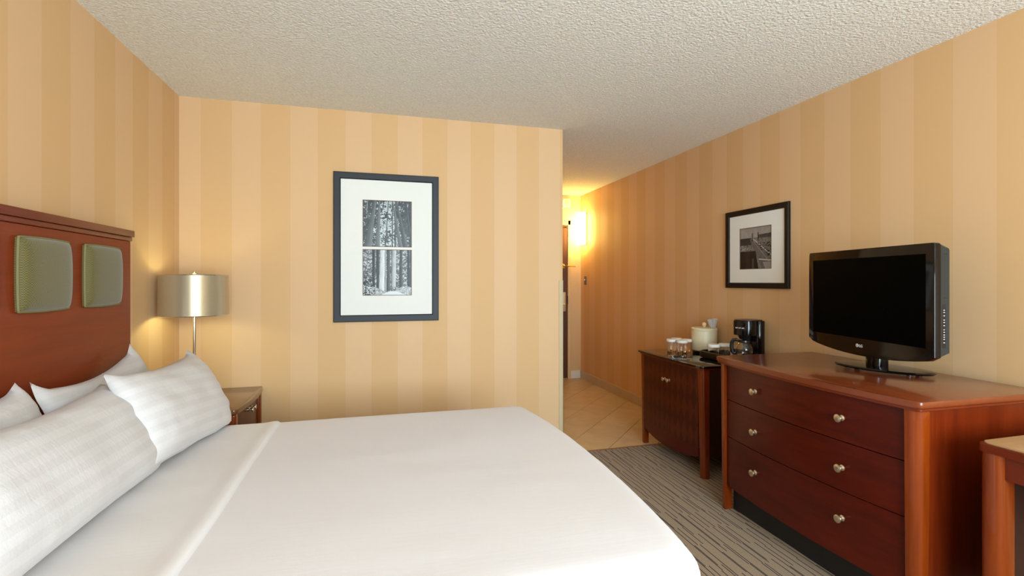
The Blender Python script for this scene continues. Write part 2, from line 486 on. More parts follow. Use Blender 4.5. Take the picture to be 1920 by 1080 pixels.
b.tube([(.385, -.07, .99), (.33, -.072, .99), (.28, -.07, .99)], .009, 10)
obj('handle', b, M['lock_metal'], lk)
b = B(); b.box(.365, .405, -.034, -.022, 1.465, 1.52, .003, 1); b.tube([(.392, -.04, 1.497), (.43, -.052, 1.495), (.50, -.05, 1.490), (.556, -.045, 1.488)], .006, 8)
b.sphere((.392, -.04, 1.497), .013, 12); b.sphere((.45, -.05, 1.494), .012, 12)
tag(obj('swing_bar_latch', b, M['brass'], door))
obj('strike_plate', B().box(.449, .4515, -.034, -.022, .99, 1.10), M['black_plastic'], door)
obj('hook', B().box(.40, .44, -.03, -.022, 2.0, 2.01).box(.425, .43, -.034, -.026, 2.0, 2.02), M['black_plastic'], door)

t = thing('door_chime', 'small square white chime box high on the wall above the entrance door', 'chime', (2.39, YF, 2.33))
obj('casing', B().box(-.06, .06, -.03, -.0003, -.055, .055, .005, 2), M['white'], t)
obj('speaker_panel', B().box(-.022, .038, -.033, -.029, -.042, .042, .003, 1), plain('chime_grille', srgb(214, 200, 176), 0.6), t)
for x, z in ((-.045, -.044), (.05, -.044), (-.045, .044), (.05, .044)): obj('screw', B().box(x - .004, x + .004, -.0325, -.029, z - .004, z + .004), M['black_plastic'], t)

t = thing('wall_sconce', 'lit glass box sconce glowing yellow on the hall wall beside the entrance door', 'sconce', (XR, 5.895, 1.775))
obj('glass_shade', B().box(-.105, -.018, -.058, .058, .0, .418, .006, 2), M['sconce_glass'], t)
obj('backplate', B().box(-.018, -.0003, -.064, .064, -.004, .422, .003, 1), M['nickel'], t)
obj('clip', B().sphere((-.062, -.0585, .2), .006, 10), M['black_plastic'], t)

t = thing('light_switch', 'dark metal light switch plate on the hall wall below the lit sconce', 'switch', (XR, 5.88, 1.304))
obj('plate', B().box(-.007, -.0003, -.04, .04, -.056, .056, .003, 2), plain('pewter_plate', srgb(120, 108, 92), 0.4, metal=0.6), t)
obj('toggle', B().box(-.02, -.006, -.006, .006, .0, .018, .002, 1), M['white'], t)

# ------------------------------------------------------------------ bed
BX0, BX1, BY0, BY1, BZ = -1.085, 0.775, 1.0, 2.585, 0.62
BYC = (BY0 + BY1) / 2
bed = thing('bed', 'queen size bed base and mattress hidden under the white cover', 'bed', (-.14, BYC, 0))
obj('bed_base', B().box(-.90, .82, -.69, .69, 0.0, .28, .02, 2), M['dark_inside'], bed)
obj('mattress', B().box(-.90, .84, -.71, .71, .2805, .575, .05, 3), M['mattress'], bed)

def ring_rect(x0, x1, y0, y1, r, ne=26, nc=8):
    pts = []
    cs = ((x1 - r, y0 + r, -90), (x1 - r, y1 - r, 0), (x0 + r, y1 - r, 90), (x0 + r, y0 + r, 180))
    for k in range(4):
        cx, cy, a0 = cs[k]
        for i in range(nc + 1):
            a = R(a0 + 90 * i / nc); pts.append(Vector((cx + r * math.cos(a), cy + r * math.sin(a), 0)))
        nx = cs[(k + 1) % 4]; a = R(nx[2]); q = Vector((nx[0] + r * math.cos(a), nx[1] + r * math.sin(a), 0)); p = pts[-1]
        for i in range(1, ne): pts.append(p.lerp(q, i / ne))
    return pts

def cover_z(x, y):
    """Height of the made-up bed surface: flat with soft waves, rolling off near the edges."""
    w = noise.noise(Vector((x * 1.6, y * 1.9, 2.3))) * 0.006 + noise.noise(Vector((x * 2.5, y * 9, 7.7))) * 0.0022
    return w
def bed_cover():
    b = B(); rings = []
    spec = [(d, 0.0) for d in (.74, .68, .62, .56, .5, .44, .38, .33, .28, .24, .2, .17, .14, .115)]
    rad = .075
    for k in range(0, 9):
        a = R(90 * k / 8); spec.append((rad * (1 - math.sin(a)), -rad * (1 - math.cos(a)) * .9))
    for k in range(1, 9): spec.append((0.0 - .012 * math.sin(k / 8 * 2), -.0675 - (BZ - .12) * k / 8))
    for d, dz in spec:
        ri = max(.075 - d * .6, .01)
        pts = ring_rect(BX0 + min(d, .7) , BX1 - d, BY0 + d, BY1 - d, ri)
        ring = []
        for p in pts:
            x, y = p.x, p.y
            tt = max(-1, min(1, (y - BYC) / .79))
            if x > 0: x += .07 * (1 - tt * tt) * min(1, max(0, x / .7))
            z = BZ + dz
            if dz > -.05: z += cover_z(x, y)
            else:
                q = noise.noise(Vector((x * 5, y * 5, 1))) * .006
                x += q; y += q
            ring.append(b.b.verts.new((x, y, z)))
        rings.append(ring)
    n = len(rings[0])
    b.b.faces.new(rings[0])
    for k in range(len(rings) - 1):
        for i in range(n): b.b.faces.new([rings[k][i], rings[k][(i + 1) % n], rings[k + 1][(i + 1) % n], rings[k + 1][i]])
    return b
spread = obj('bed_cover', bed_cover(), M['linen'], None, 1.2)
tag(spread, 'smooth white cover drawn over the whole bed down to the carpet', 'bed cover')

def folded_sheet():
    """The top sheet folded back over the cover below the pillows: a thin double layer, draped over the far and near edges."""
    b = B(); x0, x1 = -.90, -.445; th = .012
    prof = []
    rad = .10
    hw = (BY1 - BY0) / 2 + .008
    for k in range(7): prof.append((-hw, BZ - .11 - .42 * (6 - k) / 6 + .0))
    for k in range(1, 9):
        a = R(90 * k / 8); prof.append((-hw + rad * (1 - math.cos(a)), BZ - .10 + rad * math.sin(a)))
    m = 40
    for k in range(1, m): prof.append((-(hw - rad) + 2 * (hw - rad) * k / m, BZ))
    full = prof + [(-y, z) for y, z in reversed(prof[:15])]
    def top(u, v):
        i = min(int(v * (len(full) - 1) + .5), len(full) - 1); y, z = full[i]
        x = x0 + (x1 - x0) * u
        wav = noise.noise(Vector((3.1, y * 2.2, 0))) * .010
        ruff = noise.noise(Vector((x * 9, y * 26, 4))) * .0022 * max(0, (u - .6) / .4)
        on = 1.0 if abs(y) < hw - rad else .3
        puff = .006 * math.exp(-((u - .94) / .06) ** 2)
        e = .0085 + puff + ruff
        if u > .995: e = .001
        dz = cover_z(x + wav, BYC + y) * on
        ny = max(-1, min(1, (abs(y) - (hw - rad)) / rad)) if abs(y) > hw - rad else 0
        return (x + wav * u, BYC + y + (e * ny * (1 if y > 0 else -1)), z + dz + e * (1 - .6 * ny))
    b.grid(top, 24, len(full) - 1)
    return b
o = obj('folded_sheet', folded_sheet(), M['sheet'], None, 1.2)
tag(o, 'white sheet folded back in a band across the bed in front of the pillows', 'sheet')
sm = o.modifiers.new('thickness', 'SOLIDIFY'); sm.thickness = .006; sm.offset = -1

def pillow(name, label, bot, top, w, t, seed, yaw=0.0, sag=.02, ear=.015, flat=.5, skew=0.0, tilt=0.0):
    """bot, top: midpoints of lower and upper edge in the world; width runs along Y."""
    bot, top = Vector(bot), Vector(top); c = (bot + top) / 2
    v = top - bot; h = v.length; v.normalize()
    u = Vector((math.sin(yaw), math.cos(yaw), 0)); u = (u - v * u.dot(v)).normalized()
    n = v.cross(u).normalized()
    if n.x < 0: n = -n
    b = B(); N1, N2 = 44, 34
    uvs = {}
    def surf(side):
        def f(a, d):
            p, q = 2 * a - 1, 2 * d - 1
            # pulled-in edges between pointed corners
            pu = p * (1 - .05 * (1 - q * q) * p * p); qv = q * (1 - .06 * (1 - p * p) * q * q)
            rc = max(0, abs(p) - .55) / .45 * max(0, q - .55) / .45
            pu *= 1 - .07 * rc * rc; qv *= 1 - .08 * rc * rc
            prof = max(0.0, (1 - p ** 4) * (1 - q ** 4)) ** .55
            th = t / 2 * (1 if side > 0 else .55) * prof * (1 + flat * .35 * (-q) * (1 - abs(q)))
            edge = max(abs(p), abs(q))
            wr = noise.noise(Vector((p * 2.2 + seed, q * 2.6, side))) * .012 * prof
            wr += abs(noise.noise(Vector((p * 5 + seed, q * 4, 3 + side)))) * .014 * min(1, max(0, edge - .45) * 2) * prof
            x = u * (pu * w / 2 + skew * q) + v * (qv * h / 2) + n * (side * th + wr)
            if q > 0: x -= v * (sag * (1 - p * p) * q - tilt * p * q)
            if abs(p) > .8 and q > .8: x += v * ear * (abs(p) - .8) * 5 * (q - .8) * 5
            x += n * (.02 * (1 - q * q) - .025 * max(0, q) ** 3 * 0)
            return c + x
        return f
    for side in (1, -1): b.grid(surf(side), N1, N2)
    bmesh.ops.remove_doubles(b.b, verts=b.b.verts, dist=1e-5)
    uvl = b.b.loops.layers.uv.new('UVMap')
    for fc in b.b.faces:
        for lp in fc.loops:
            d = lp.vert.co - c; lp[uvl].uv = (d.dot(u), d.dot(v))
    for vv in b.b.verts:                               # nothing sinks below the sheet
        if vv.co.z < BZ + .022: vv.co.z = BZ + .022 + (vv.co.z - BZ - .022) * .02
    o = obj(name, b, M['pillowcase'], None, 1.5)
    return tag(o, label, 'pillow', 'white pillows against the headboard')
pillow('pillow', 'white pillow leaning on the headboard beside the lamp, tip showing behind the front pillow', (-.955, 2.17, .65), (-1.045, 2.17, .985), .70, .10, 1.0, sag=.045, ear=.03, tilt=.02)
pillow('pillow', 'white back pillow with only its rounded tip showing above the big front pillow', (-.95, 1.475, .65), (-1.045, 1.475, .985), .67, .11, 5.0, sag=.04, ear=.02)
pillow('pillow', 'large white striped front pillow lying nearest the camera', (-.758, 1.57, .628), (-.930, 1.58, .955), .92, .17, 9.0, yaw=R(-2), sag=.03, ear=.012)
pillow('pillow', 'white striped front pillow standing next to the nightstand with its tip raised', (-.715, 2.225, .622), (-.88, 2.275, .965), .75, .16, 13.0, yaw=R(.5), sag=.02, ear=.03, tilt=.035)

# ------------------------------------------------------------------ headboard
hb = thing('headboard', 'cherry wood headboard with olive square cushions fixed to the wall behind the bed', 'headboard', (XL, 1.82, 0))
obj('panel', B().box(.0005, .093, -.79, .792, .012, 1.476, .002, 1), M['head_wood'], hb)
obj('moulding', B().box(.0005, .099, -.80, .797, 1.4765, 1.495, .003, 2), M['cherry_edge'], hb)
obj('cap_rail', B().box(.0005, .106, -.805, .802, 1.4955, 1.525, .003, 2), M['cherry_edge'], hb)
def cushion_meshes(w, h, t):
    b = B()
    def f(a, d):
        p, q = 2 * a - 1, 2 * d - 1
        s = max(abs(p), abs(q)) or 1
        prof = max(0, (1 - p ** 6) * (1 - q ** 6)) ** .35
        k = 1 - .03 * (p * p * q * q)
        return (t * .25 + t * .75 * prof * (.7 + .3 * (1 - .5 * (p * p + q * q))), p * w / 2 * k, q * h / 2 * k)
    P = b.grid(f, 24, 24)
    rim = [P[i][0] for i in range(25)] + [P[24][j] for j in range(1, 25)] + [P[i][24] for i in range(23, -1, -1)] + [P[0][j] for j in range(23, 0, -1)]
    back = [b.b.verts.new((0.0005, v.co.y, v.co.z)) for v in rim]; n = len(rim)
    for i in range(n): b.b.faces.new([rim[i], rim[(i + 1) % n], back[(i + 1) % n], back[i]])
    b.b.faces.new(back)
    loop = [(t * .25, v.co.y, v.co.z) for v in rim]
    return b.mesh('cushion', M['green'], 1.0), B().tube(loop, .0045, 8, True).mesh('piping', M['green_pipe'], 1.2)
cm, pm = cushion_meshes(.262, .244, .036)
for yc in (1.286, 1.645, 2.004, 2.363):
    c = link('cushion', cm, hb); c.location = (.0932, yc - 1.82, 1.315)
    link('piping', pm, c)

# ------------------------------------------------------------------ nightstand and lamp
ns = thing('nightstand', 'small cherry nightstand with a brown top between the bed and the wall under the lamp', 'nightstand', (XL, 3.13, 0))
bowf = lambda y: -(.448 + .02 * (1 - (y / .29) ** 2))       # mirrored furniture: front faces +x
def mirror(poly): return [(-x, y) for x, y in poly][::-1]
obj('top', B().prism(mirror(bow_top(-.474, -.001, -.305, .30, .02, .02)), .596, .62, .003), wood('nightstand_top', srgb(100, 62, 35), srgb(118, 76, 45), 'Y', rough=.25, coat=.6), ns)
obj('body', B().box(.02, .40, -.275, .275, .14, .5955, .003, 1), M['cherry_x'], ns)
for s in (-1, 1):
    obj('leg', B().box(.418, .4695, s * .2975 if s < 0 else .2475, s * .2475 if s < 0 else .2975, 0, .5955, .012, 3), M['cherry_leg'], ns)
    obj('leg', B().box(.003, .05, s * .2975 if s < 0 else .2475, s * .2475 if s < 0 else .2975, 0, .5955, .006, 2), M['cherry_leg'], ns)
for z0, z1 in ((.40, .585), (.20, .392)):
    d = obj('drawer', B().prism(mirror(bow_strip(bowf, -.245, .245, .03)), z0, z1, .002, 1), M['cherry_y'], ns)
    for y in (-.03, .03): knob(d, (.4685, y, (z0 + z1) / 2 + .06 * (z0 > .3)), (1, 0, 0), .9)

LX, LY = -1.0, 3.10
lamp = thing('table_lamp', 'silver table lamp with a wide drum shade on the nightstand', 'lamp', (LX, LY, .6205))
obj('base', B().lathe([(.098, 0), (.098, .022), (.094, .026), (.02, .028), (.012, .034)], n=40), M['chrome'], lamp)
obj('pole', B().lathe([(.0085, .034), (.0085, .60)], n=16), M['chrome'], lamp)
def drum(r0, r1, z0, z1, t_):
    b = B(); b.lathe([(r0, z0), (r1, z1), (r1 - t_, z1), (r0 - t_, z0), (r0, z0)], n=72, caps=False)
    return b
obj('lamp_shade', drum(.1695, .1665, .484, .708, .0015), M['shade'], lamp, .6)
ish = obj('inner_shade', drum(.150, .148, .497, .696, .0015), M['shade_inner'], lamp, .6); ish['label'] = 'white inner liner of the shade'
for r, z in ((.1665, .708), (.1695, .484)):
    obj('shade_rim', B().tube([(r * math.cos(2 * PI * k / 64), r * math.sin(2 * PI * k / 64), z) for k in range(64)], .0025, 6, True), M['chrome'], lamp)
b = B()
for k in range(3):
    a = R(20 + 120 * k); b.tube([(.008 * math.cos(a), .008 * math.sin(a), .70), (.165 * math.cos(a), .165 * math.sin(a), .706)], .002, 6)
obj('spider', b, M['chrome'], lamp)
obj('finial', B().lathe([(.004, .69), (.004, .708), (.009, .713), (.011, .72), (.009, .728), (.003, .732)], n=16), M['chrome'], lamp)
obj('bulb', B().sphere((0.0, 0.035, .59), .028, 16, (1, 1, 1.25)), M['bulb'], lamp)
point_light('lamp_light', (LX, LY - .03, .6205 + .56), 1.9, (.92, 1.0, .55), .03)

# ------------------------------------------------------------------ dresser
DX, DY, DA = 2.212, 1.830, R(-1.2)
dr = thing('dresser', 'wide bow-fronted cherry dresser with three drawers under the television', 'dresser', (DX, DY, 0), DA)
HT = .862; hw = .56
xf = -.345
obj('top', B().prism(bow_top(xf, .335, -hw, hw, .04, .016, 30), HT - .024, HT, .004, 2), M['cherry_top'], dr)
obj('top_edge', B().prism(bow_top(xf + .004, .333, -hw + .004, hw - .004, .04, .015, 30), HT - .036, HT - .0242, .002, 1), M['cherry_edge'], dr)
zt = HT - .0364
def corner_leg(sx, sy):
    """quarter-round post: rounded on its outer corner, tapering a little at the foot"""
    w = .052; b = B(); poly = []
    x_out, y_out = (xf + .007 if sx < 0 else .322), sy * (hw - .012)
    xi, yi = x_out - sx * w, y_out - sy * w
    poly.append((xi, yi)); poly.append((x_out, yi))
    r = .036
    for k in range(8):
        a = R(90 * k / 7); poly.append((x_out - sx * r + sx * r * math.cos(a), y_out - sy * r + sy * r * math.sin(a)))
    poly.append((xi, y_out))
    b.prism(poly, 0, zt)
    for v in b.b.verts:
        if v.co.z < .01: v.co.x = xi + (v.co.x - xi) * .86; v.co.y = yi + (v.co.y - yi) * .86
    return b
for sx in (-1, 1):
    for sy in (-1, 1): obj('leg', corner_leg(sx, sy), M['cherry_leg'], dr, .8)
fr = lambda y: xf + .034 - .042 * (1 - (y / hw) ** 2)
yd = hw - .012 - .052 - .002
obj('carcass', B().box(xf + .05, .318, -yd, yd, .137, zt - .0004), M['dark_inside'], dr)
for s in (-1, 1): obj('side_panel', B().box(xf + .082, .252, min(s * (hw - .035), s * (yd + .003)), max(s * (hw - .035), s * (yd + .003)), .12, zt - .0004), M['cherry_x'], dr)
obj('plinth', B().box(xf + .068, .30, -yd, yd, 0.0, .1365), M['black_kick'], dr)
for z0, z1, kz in ((.628, .822, .724), (.420, .624, .516), (.140, .416, .306)):
    d = obj('drawer', B().prism(bow_strip(fr, -yd + .001, yd - .001, .022, 24), z0, z1, .0015, 1), M['cherry_y'], dr)
    for y in (-.25, .245): knob(d, (fr(y) + .0005, y, kz), (-1, 0, 0))
obj('top_rail', B().prism(bow_strip(lambda y: fr(y) + .006, -yd + .001, yd - .001, .02, 24), .8235, zt - .0004), M['cherry_y'], dr)

# ------------------------------------------------------------------ television
TVA = R(-102.5)
TVX, TVY = 2.345, 1.812
tv = thing('television', 'black flat-screen television on a swivel stand on top of the dresser', 'television', (TVX, TVY, HT + .0005), TVA)
FY = -.082                                          # front plane in local y
def tv_outline(w0, zt_, zc_, zm_, n=24, rc=.012):
    pts = []
    for k in range(n + 1):
        x = -w0 + 2 * w0 * k / n; s = abs(x) / w0
        pts.append((x, zm_ + (zc_ - zm_) * s ** 2.2 + (.012 * max(0, s - .93) / .07)))
    pts += [(w0, zt_ - rc), (w0 - rc * .3, zt_ - rc * .3), (w0 - rc, zt_), (-w0 + rc, zt_), (-w0 + rc * .3, zt_ - rc * .3), (-w0, zt_ - rc)]
    return pts
Z = HT + .0005
def xz(b, poly, y0, y1, r=0.0, seg=2): return b.prism(poly, y0, y1, r, seg, fn=lambda x, z, y: (x, y, z - Z))
obj('bezel', xz(B(), tv_outline(.388, 1.452, .968, .930), FY, FY + .03, .004, 2), M['black_gloss'], tv)
obj('screen', B().box(-.3485, .3485, FY - .001, FY + .004, 1.0135 - Z, 1.4075 - Z), M['screen'], tv)
b = B()
poly = tv_outline(.385, 1.449, .972, .936)
xz(b, poly, FY + .0302, FY + .070, 0)
for v in b.b.verts:
    if v.co.y > FY + .05: v.co.x *= .992; v.co.z = (v.co.z + Z - 1.2) * (.93) + 1.2 - Z
bx = [(-.30, 1.0), (.30, 1.0), (.30, 1.38), (-.30, 1.38)]
xz(b, bx, FY + .0695, FY + .125, .01)
obj('back_shell', b, M['grey_plastic'], tv)
b = B()
for z in (1.175, 1.166, 1.152, 1.135, 1.125, 1.112, 1.095, 1.085, 1.074, 1.065, 1.056, 1.042):
    b.box(.3835, .3856, FY + .041, FY + .047, z - .0012 - Z, z + .0012 - Z)
o = obj('button_markings', b, M['print_white'], tv)
obj('control_panel', B().box(.379, .3848, FY + .035, FY + .053, 1.02 - Z, 1.20 - Z, .001, 1), M['black_plastic'], tv)
for z in (1.405, 1.225): obj('seam', B().box(.377, .3842, FY + .04, FY + .06, z - .002 - Z, z + .002 - Z), M['black_plastic'], tv)
# emblem and letters under the screen
b = B(); zl = .978 - Z
b.lathe([(.0085, 0), (.0085, .0012)], (-.026, FY - .0002, zl), 24, Matrix.Rotation(R(90), 4, 'X'))
obj('emblem', b, M['print_white'], tv)
def letters(txt, size, loc, parent, mat, depth=.0008):
    cu = bpy.data.curves.new('letters', 'FONT'); cu.body = txt; cu.size = size; cu.extrude = depth; cu.offset = size * .015
    tmp = bpy.data.objects.new('letters', cu); COL.objects.link(tmp)
    bpy.context.view_layer.update()
    me = bpy.data.meshes.new_from_object(tmp.evaluated_get(bpy.context.evaluated_depsgraph_get()))
    bpy.data.objects.remove(tmp)
    me.materials.clear(); me.materials.append(mat)
    o = link('lettering', me, parent); o.location = loc; o.rotation_euler = (R(90), 0, 0)
    return o
letters('LG', .0185, (-.0145, FY - .0006, zl - .0066), tv, M['print_white'])
b = B(); b.box(-.0268, -.0256, FY - .0022, FY - .0012, zl - .0045, zl + .004); b.box(-.0268, -.0222, FY - .0022, FY - .0012, zl - .0045, zl - .0034)
obj('emblem_letter', b, M['black_plastic'], tv)
st = B(); st.lathe([(.100, .003), (.118, .006), (.122, .012), (.118, .017), (.09, .0195), (.04, .021)], n=56, sx=1.72, sy=.95)
so = obj('stand_base', st, M['black_gloss'], tv); so.rotation_euler = (0, 0, R(27)); so.location = (.012, .012, 0)
for x, y in ((-.13, -.05), (.13, -.05), (-.13, .05), (.13, .05)):
    fo = obj('stand_foot', B().lathe([(.012, 0), (.012, .0045)], (x, y, 0), 14), M['black_plastic'], tv); fo.rotation_euler = so.rotation_euler; fo.location = so.location
obj('neck', B().prism(rounded_rect(-.038, .050, -.045, .03, .03, 6), .0195, .16, .002, 1), M['black_gloss'], tv)

# ------------------------------------------------------------------ desk at the right edge
DKX, DKY, DKH = 1.932, 1.157, .76
dk = thing('desk', 'cherry writing desk with a tan top standing in front of the dresser', 'desk', (DKX, DKY, 0))
obj('top', B().prism(rounded_rect(.008, .655, -1.5, -.008, .018), DKH - .004, DKH + .002, .001, 1), wood('tan_desk_top', srgb(176, 140, 96), srgb(188, 152, 108), 'X', rough=.25, coat=.4), dk)
obj('top_edge', B().prism(rounded_rect(0, .66, -1.505, 0, .016), DKH - .032, DKH - .0042, .004, 2), M['cherry_edge'], dk)
def desk_leg(x0, y1):
    w = .062; b = B(); r = .022; poly = [(x0 + w, y1 - w), (x0 + w, y1)]
    for k in range(8):
        a = R(90 + 90 * k / 7); poly.append((x0 + r + r * math.cos(a), y1 - r + r * math.sin(a)))
    poly.append((x0, y1 - w + .012)); poly.append((x0 + .012, y1 - w))
    return b.prism(poly, 0, DKH - .0324)
for x, y in ((.003, -.003), (.57, -.003), (.003, -1.415), (.57, -1.415)): obj('leg', desk_leg(x, y), M['cherry_leg'], dk, .8)
obj('apron', B().box(.02, .04, -1.414, -.0655, DKH - .11, DKH - .0326), M['cherry_edge'], dk)
obj('end_panel', B().box(.0655, .569, -.045, -.03, .05, DKH - .0326), M['dark_inside'], dk)
obj('back_panel', B().box(.62, .635, -1.414, -.0655, .30, DKH - .0326), M['dark_inside'], dk)

# ------------------------------------------------------------------ bar cabinet
CX, CY = 2.30, 3.112
cb = thing('bar_cabinet', 'cherry cabinet with diamond veneer doors and black glass top holding the coffee tray', 'cabinet', (CX, CY, 0))
cf, chw, CT = -.285, .412, .74
obj('glass_top', B().prism(bow_top(cf, .285, -chw, chw, .018, .03, 24), CT - .014, CT, .002, 2), M['black_glass'], cb)
obj('under_top', B().prism(bow_top(cf + .012, .28, -chw + .012, chw - .012, .018, .03, 24), CT - .026, CT - .0142), M['cherry_edge'], cb)
cz = CT - .0264
def cab_leg(sx, sy):
    w = .052; x_out, y_out = (cf + .018 if sx < 0 else .27), sy * (chw - .02); xi, yi = x_out - sx * w, y_out - sy * w
    r = .02; poly = [(xi, yi), (x_out, yi)]
    for k in range(6):
        a = R(90 * k / 5); poly.append((x_out - sx * r + sx * r * math.cos(a), y_out - sy * r + sy * r * math.sin(a)))
    poly.append((xi, y_out)); b = B().prism(poly, 0, cz)
    for v in b.b.verts:
        if v.co.z < .01: v.co.x = xi + (v.co.x - xi) * .75 + 0; v.co.y = y_out + (v.co.y - y_out) * .82
    return b
for sx in (-1, 1):
    for sy in (-1, 1): obj('leg', cab_leg(sx, sy), M['cherry_leg'], cb, .8)
cyd = chw - .02 - .052 - .0015
cfr = lambda y: cf + .028 - .018 * (1 - (y / chw) ** 2)
obj('carcass', B().box(cf + .055, .262, -cyd, cyd, .19, cz - .0004), M['dark_inside'], cb)
for s in (-1, 1): obj('side_panel', B().box(cf + .072, .216, min(s * (chw - .028), s * (cyd + .003)), max(s * (chw - .028), s * (cyd + .003)), .13, cz - .0004), M['dark_inside'], cb)
for s in (-1, 1):
    a, c = (.0012, cyd - .001) if s > 0 else (-cyd + .001, -.0012)
    d = obj('door', B().prism(bow_strip(cfr, a, c, .02, 10), .192, cz - .003, .0015, 1), M['harlequin'], cb)
    knob(d, (cfr(s * .028) + .0005, s * .028, .578), (-1, 0, 0), .85)
def apron():
    b = B(); n = 24
    zb = lambda y: .088 + .045 * (abs(y) / cyd) ** 2.6
    ys = [-cyd + .001 + (2 * cyd - .002) * k / n for k in range(n + 1)]
    rows = []
    for y in ys:
        x = cfr(y) + .004
        rows.append([b.b.verts.new(p) for p in ((x, y, .1905), (x, y, zb(y)), (x + .018, y, zb(y)), (x + .018, y, .1905))])
    for k in range(n):
        for i in range(4): b.b.faces.new([rows[k][i], rows[k][(i + 1) % 4], rows[k + 1][(i + 1) % 4], rows[k + 1][i]])
    b.b.faces.new(rows[0]); b.b.faces.new(rows[-1][::-1])
    return b
obj('apron', apron(), M['cherry_y'], cb)

# glasses with paper caps
CTZ = CT + .0005
def glass_proto(loc, label):
    t = thing('drinking_glass', label, 'glass', loc, 0, 'paper-capped glasses by the coffee maker')
    prof = [(.0, 0), (.034, 0), (.036, .003), (.039, .082), (.0375, .082), (.0345, .010), (.0, .009)]
    b = B(); b.lathe([(max(r, .0004), z) for r, z in prof], n=28, caps=False)
    obj('tumbler', b, M['glass'], t)
    b = B(); b.lathe([(.0422, .070), (.0428, .072), (.0425, .0865), (.040, .090), (.0004, .0912)], n=28, caps=False)
    o = obj('paper_cap', b, M['paper_cap'], t)
    sm = o.modifiers.new('thickness', 'SOLIDIFY'); sm.thickness = .0008; sm.offset = -1
    return t
g0 = glass_proto((2.262, 3.41, CTZ), 'capped glass standing at the outer end of the four on black glass')
dup(g0, (2.297, 3.325, CTZ), 'capped glass at the front of the four on black glass')
dup(g0, (2.370, 3.375, CTZ), 'capped glass nearest the ivory ice bucket on black glass')
dup(g0, (2.338, 3.459, CTZ), 'capped glass at the back of the four, half hidden by the others')

# ice bucket
ib = thing('ice_bucket', 'ivory round ice bucket with a ball knob lid on the black glass top', 'ice bucket', (2.504, 3.330, CTZ))
obj('bucket', B().lathe([(.090, 0.004), (.096, .01), (.097, .155), (.095, .16)], n=44), M['bucket'], ib)
obj('base_ring', B().lathe([(.088, 0), (.090, .0038)], n=44), M['black_plastic'], ib)
ld = obj('lid', B().lathe([(.0975, .1605), (.098, .164), (.0978, .178), (.092, .184), (.02, .186)], n=44), M['bucket'], ib)
obj('knob', B().lathe([(.008, .186), (.007, .191), (.012, .195), (.0165, .203), (.0175, .21), (.0165, .217), (.011, .224), (.003, .227)], (-.005, -.005, 0), 20), plain('pale_wood_knob', srgb(228, 196, 160), .5), ld)
def plastic_bag():
    b = B(); n = 22
    rng = random.Random(3); rays = [rng.uniform(.6, 1.2) for _ in range(n)]
    rings = []
    for k, (r, z) in enumerate([(.022, 0), (.026, .02), (.03, .045), (.038, .062), (.03, .064), (.02, .04), (.012, .01)]):
        rings.append([b.b.verts.new((r * (1 if k == 0 else rays[i]) * math.cos(2 * PI * i / n), .8 * r * (1 if k == 0 else rays[i]) * math.sin(2 * PI * i / n), z * (1 if k < 3 else (.8 + .3 * rays[(i * 5) % n])))) for i in range(n)])
    for k in range(len(rings) - 1):
        for i in range(n): b.b.faces.new([rings[k][i], rings[k][(i + 1) % n], rings[k + 1][(i + 1) % n], rings[k + 1][i]])
    b.b.faces.new(rings[0][::-1]); b.b.faces.new(rings[-1])
    return b
o = obj('bucket_liner', plastic_bag(), M['bag'], None, .3); o.location = (2.540, 3.275, CTZ + .1862)
tag(o, 'crumpled clear plastic liner bag standing on the ice bucket lid', 'plastic bag')

# tray with the coffee maker and two more glasses
TX, TY = 2.402, 2.885
def tray_mesh():
    b = B(); out = []
    for (ox, z) in ((-.012, 0), (.002, .006), (.006, .02), (.002, .048), (-.004, .052), (-.008, .046), (-.010, .010), (-.02, .008)):
        out.append([b.b.verts.new((x, y, z)) for x, y in rounded_rect(-.155 - ox, .155 + ox, -.185 - ox, .185 + ox, .06, 7)])
    n = len(out[0])
    b.b.faces.new(out[0][::-1])
    for k in range(len(out) - 1):
        for i in range(n): b.b.faces.new([out[k][i], out[k][(i + 1) % n], out[k + 1][(i + 1) % n], out[k + 1][i]])
    b.b.faces.new(out[-1])
    return b
tr = obj('serving_tray', tray_mesh(), M['tray'], None, .8); tr.location = (TX, TY, CTZ)
tag(tr, 'black rounded tray under the coffee maker on the cabinet', 'tray')
TZ = CTZ + .0085
dup(g0, (2.330, 2.995, TZ), 'capped glass inside the black tray, the one farther from the coffee maker')
dup(g0, (2.432, 3.005, TZ), 'capped glass inside the black tray, the one next to the coffee maker')
o = obj('coffee_packet', B().box(-.022, .022, -.03, .03, 0, .008, .003, 2), M['packet_orange']); o.location = (2.365, 2.90, TZ)
tag(o, 'orange packet lying in the black tray below the carafe handle', 'packet')
o = obj('sugar_packet', B().box(-.004, .004, -.016, .016, 0, .045, .002, 1), M['packet_pink']); o.location = (2.455, 2.955, TZ)
tag(o, 'pale pink packet standing in the black tray beside the carafe', 'packet')

cmk = thing('coffee_maker', 'black drip coffee maker standing on the tray beside the dresser', 'coffee maker', (2.475, 2.81, TZ), R(14))
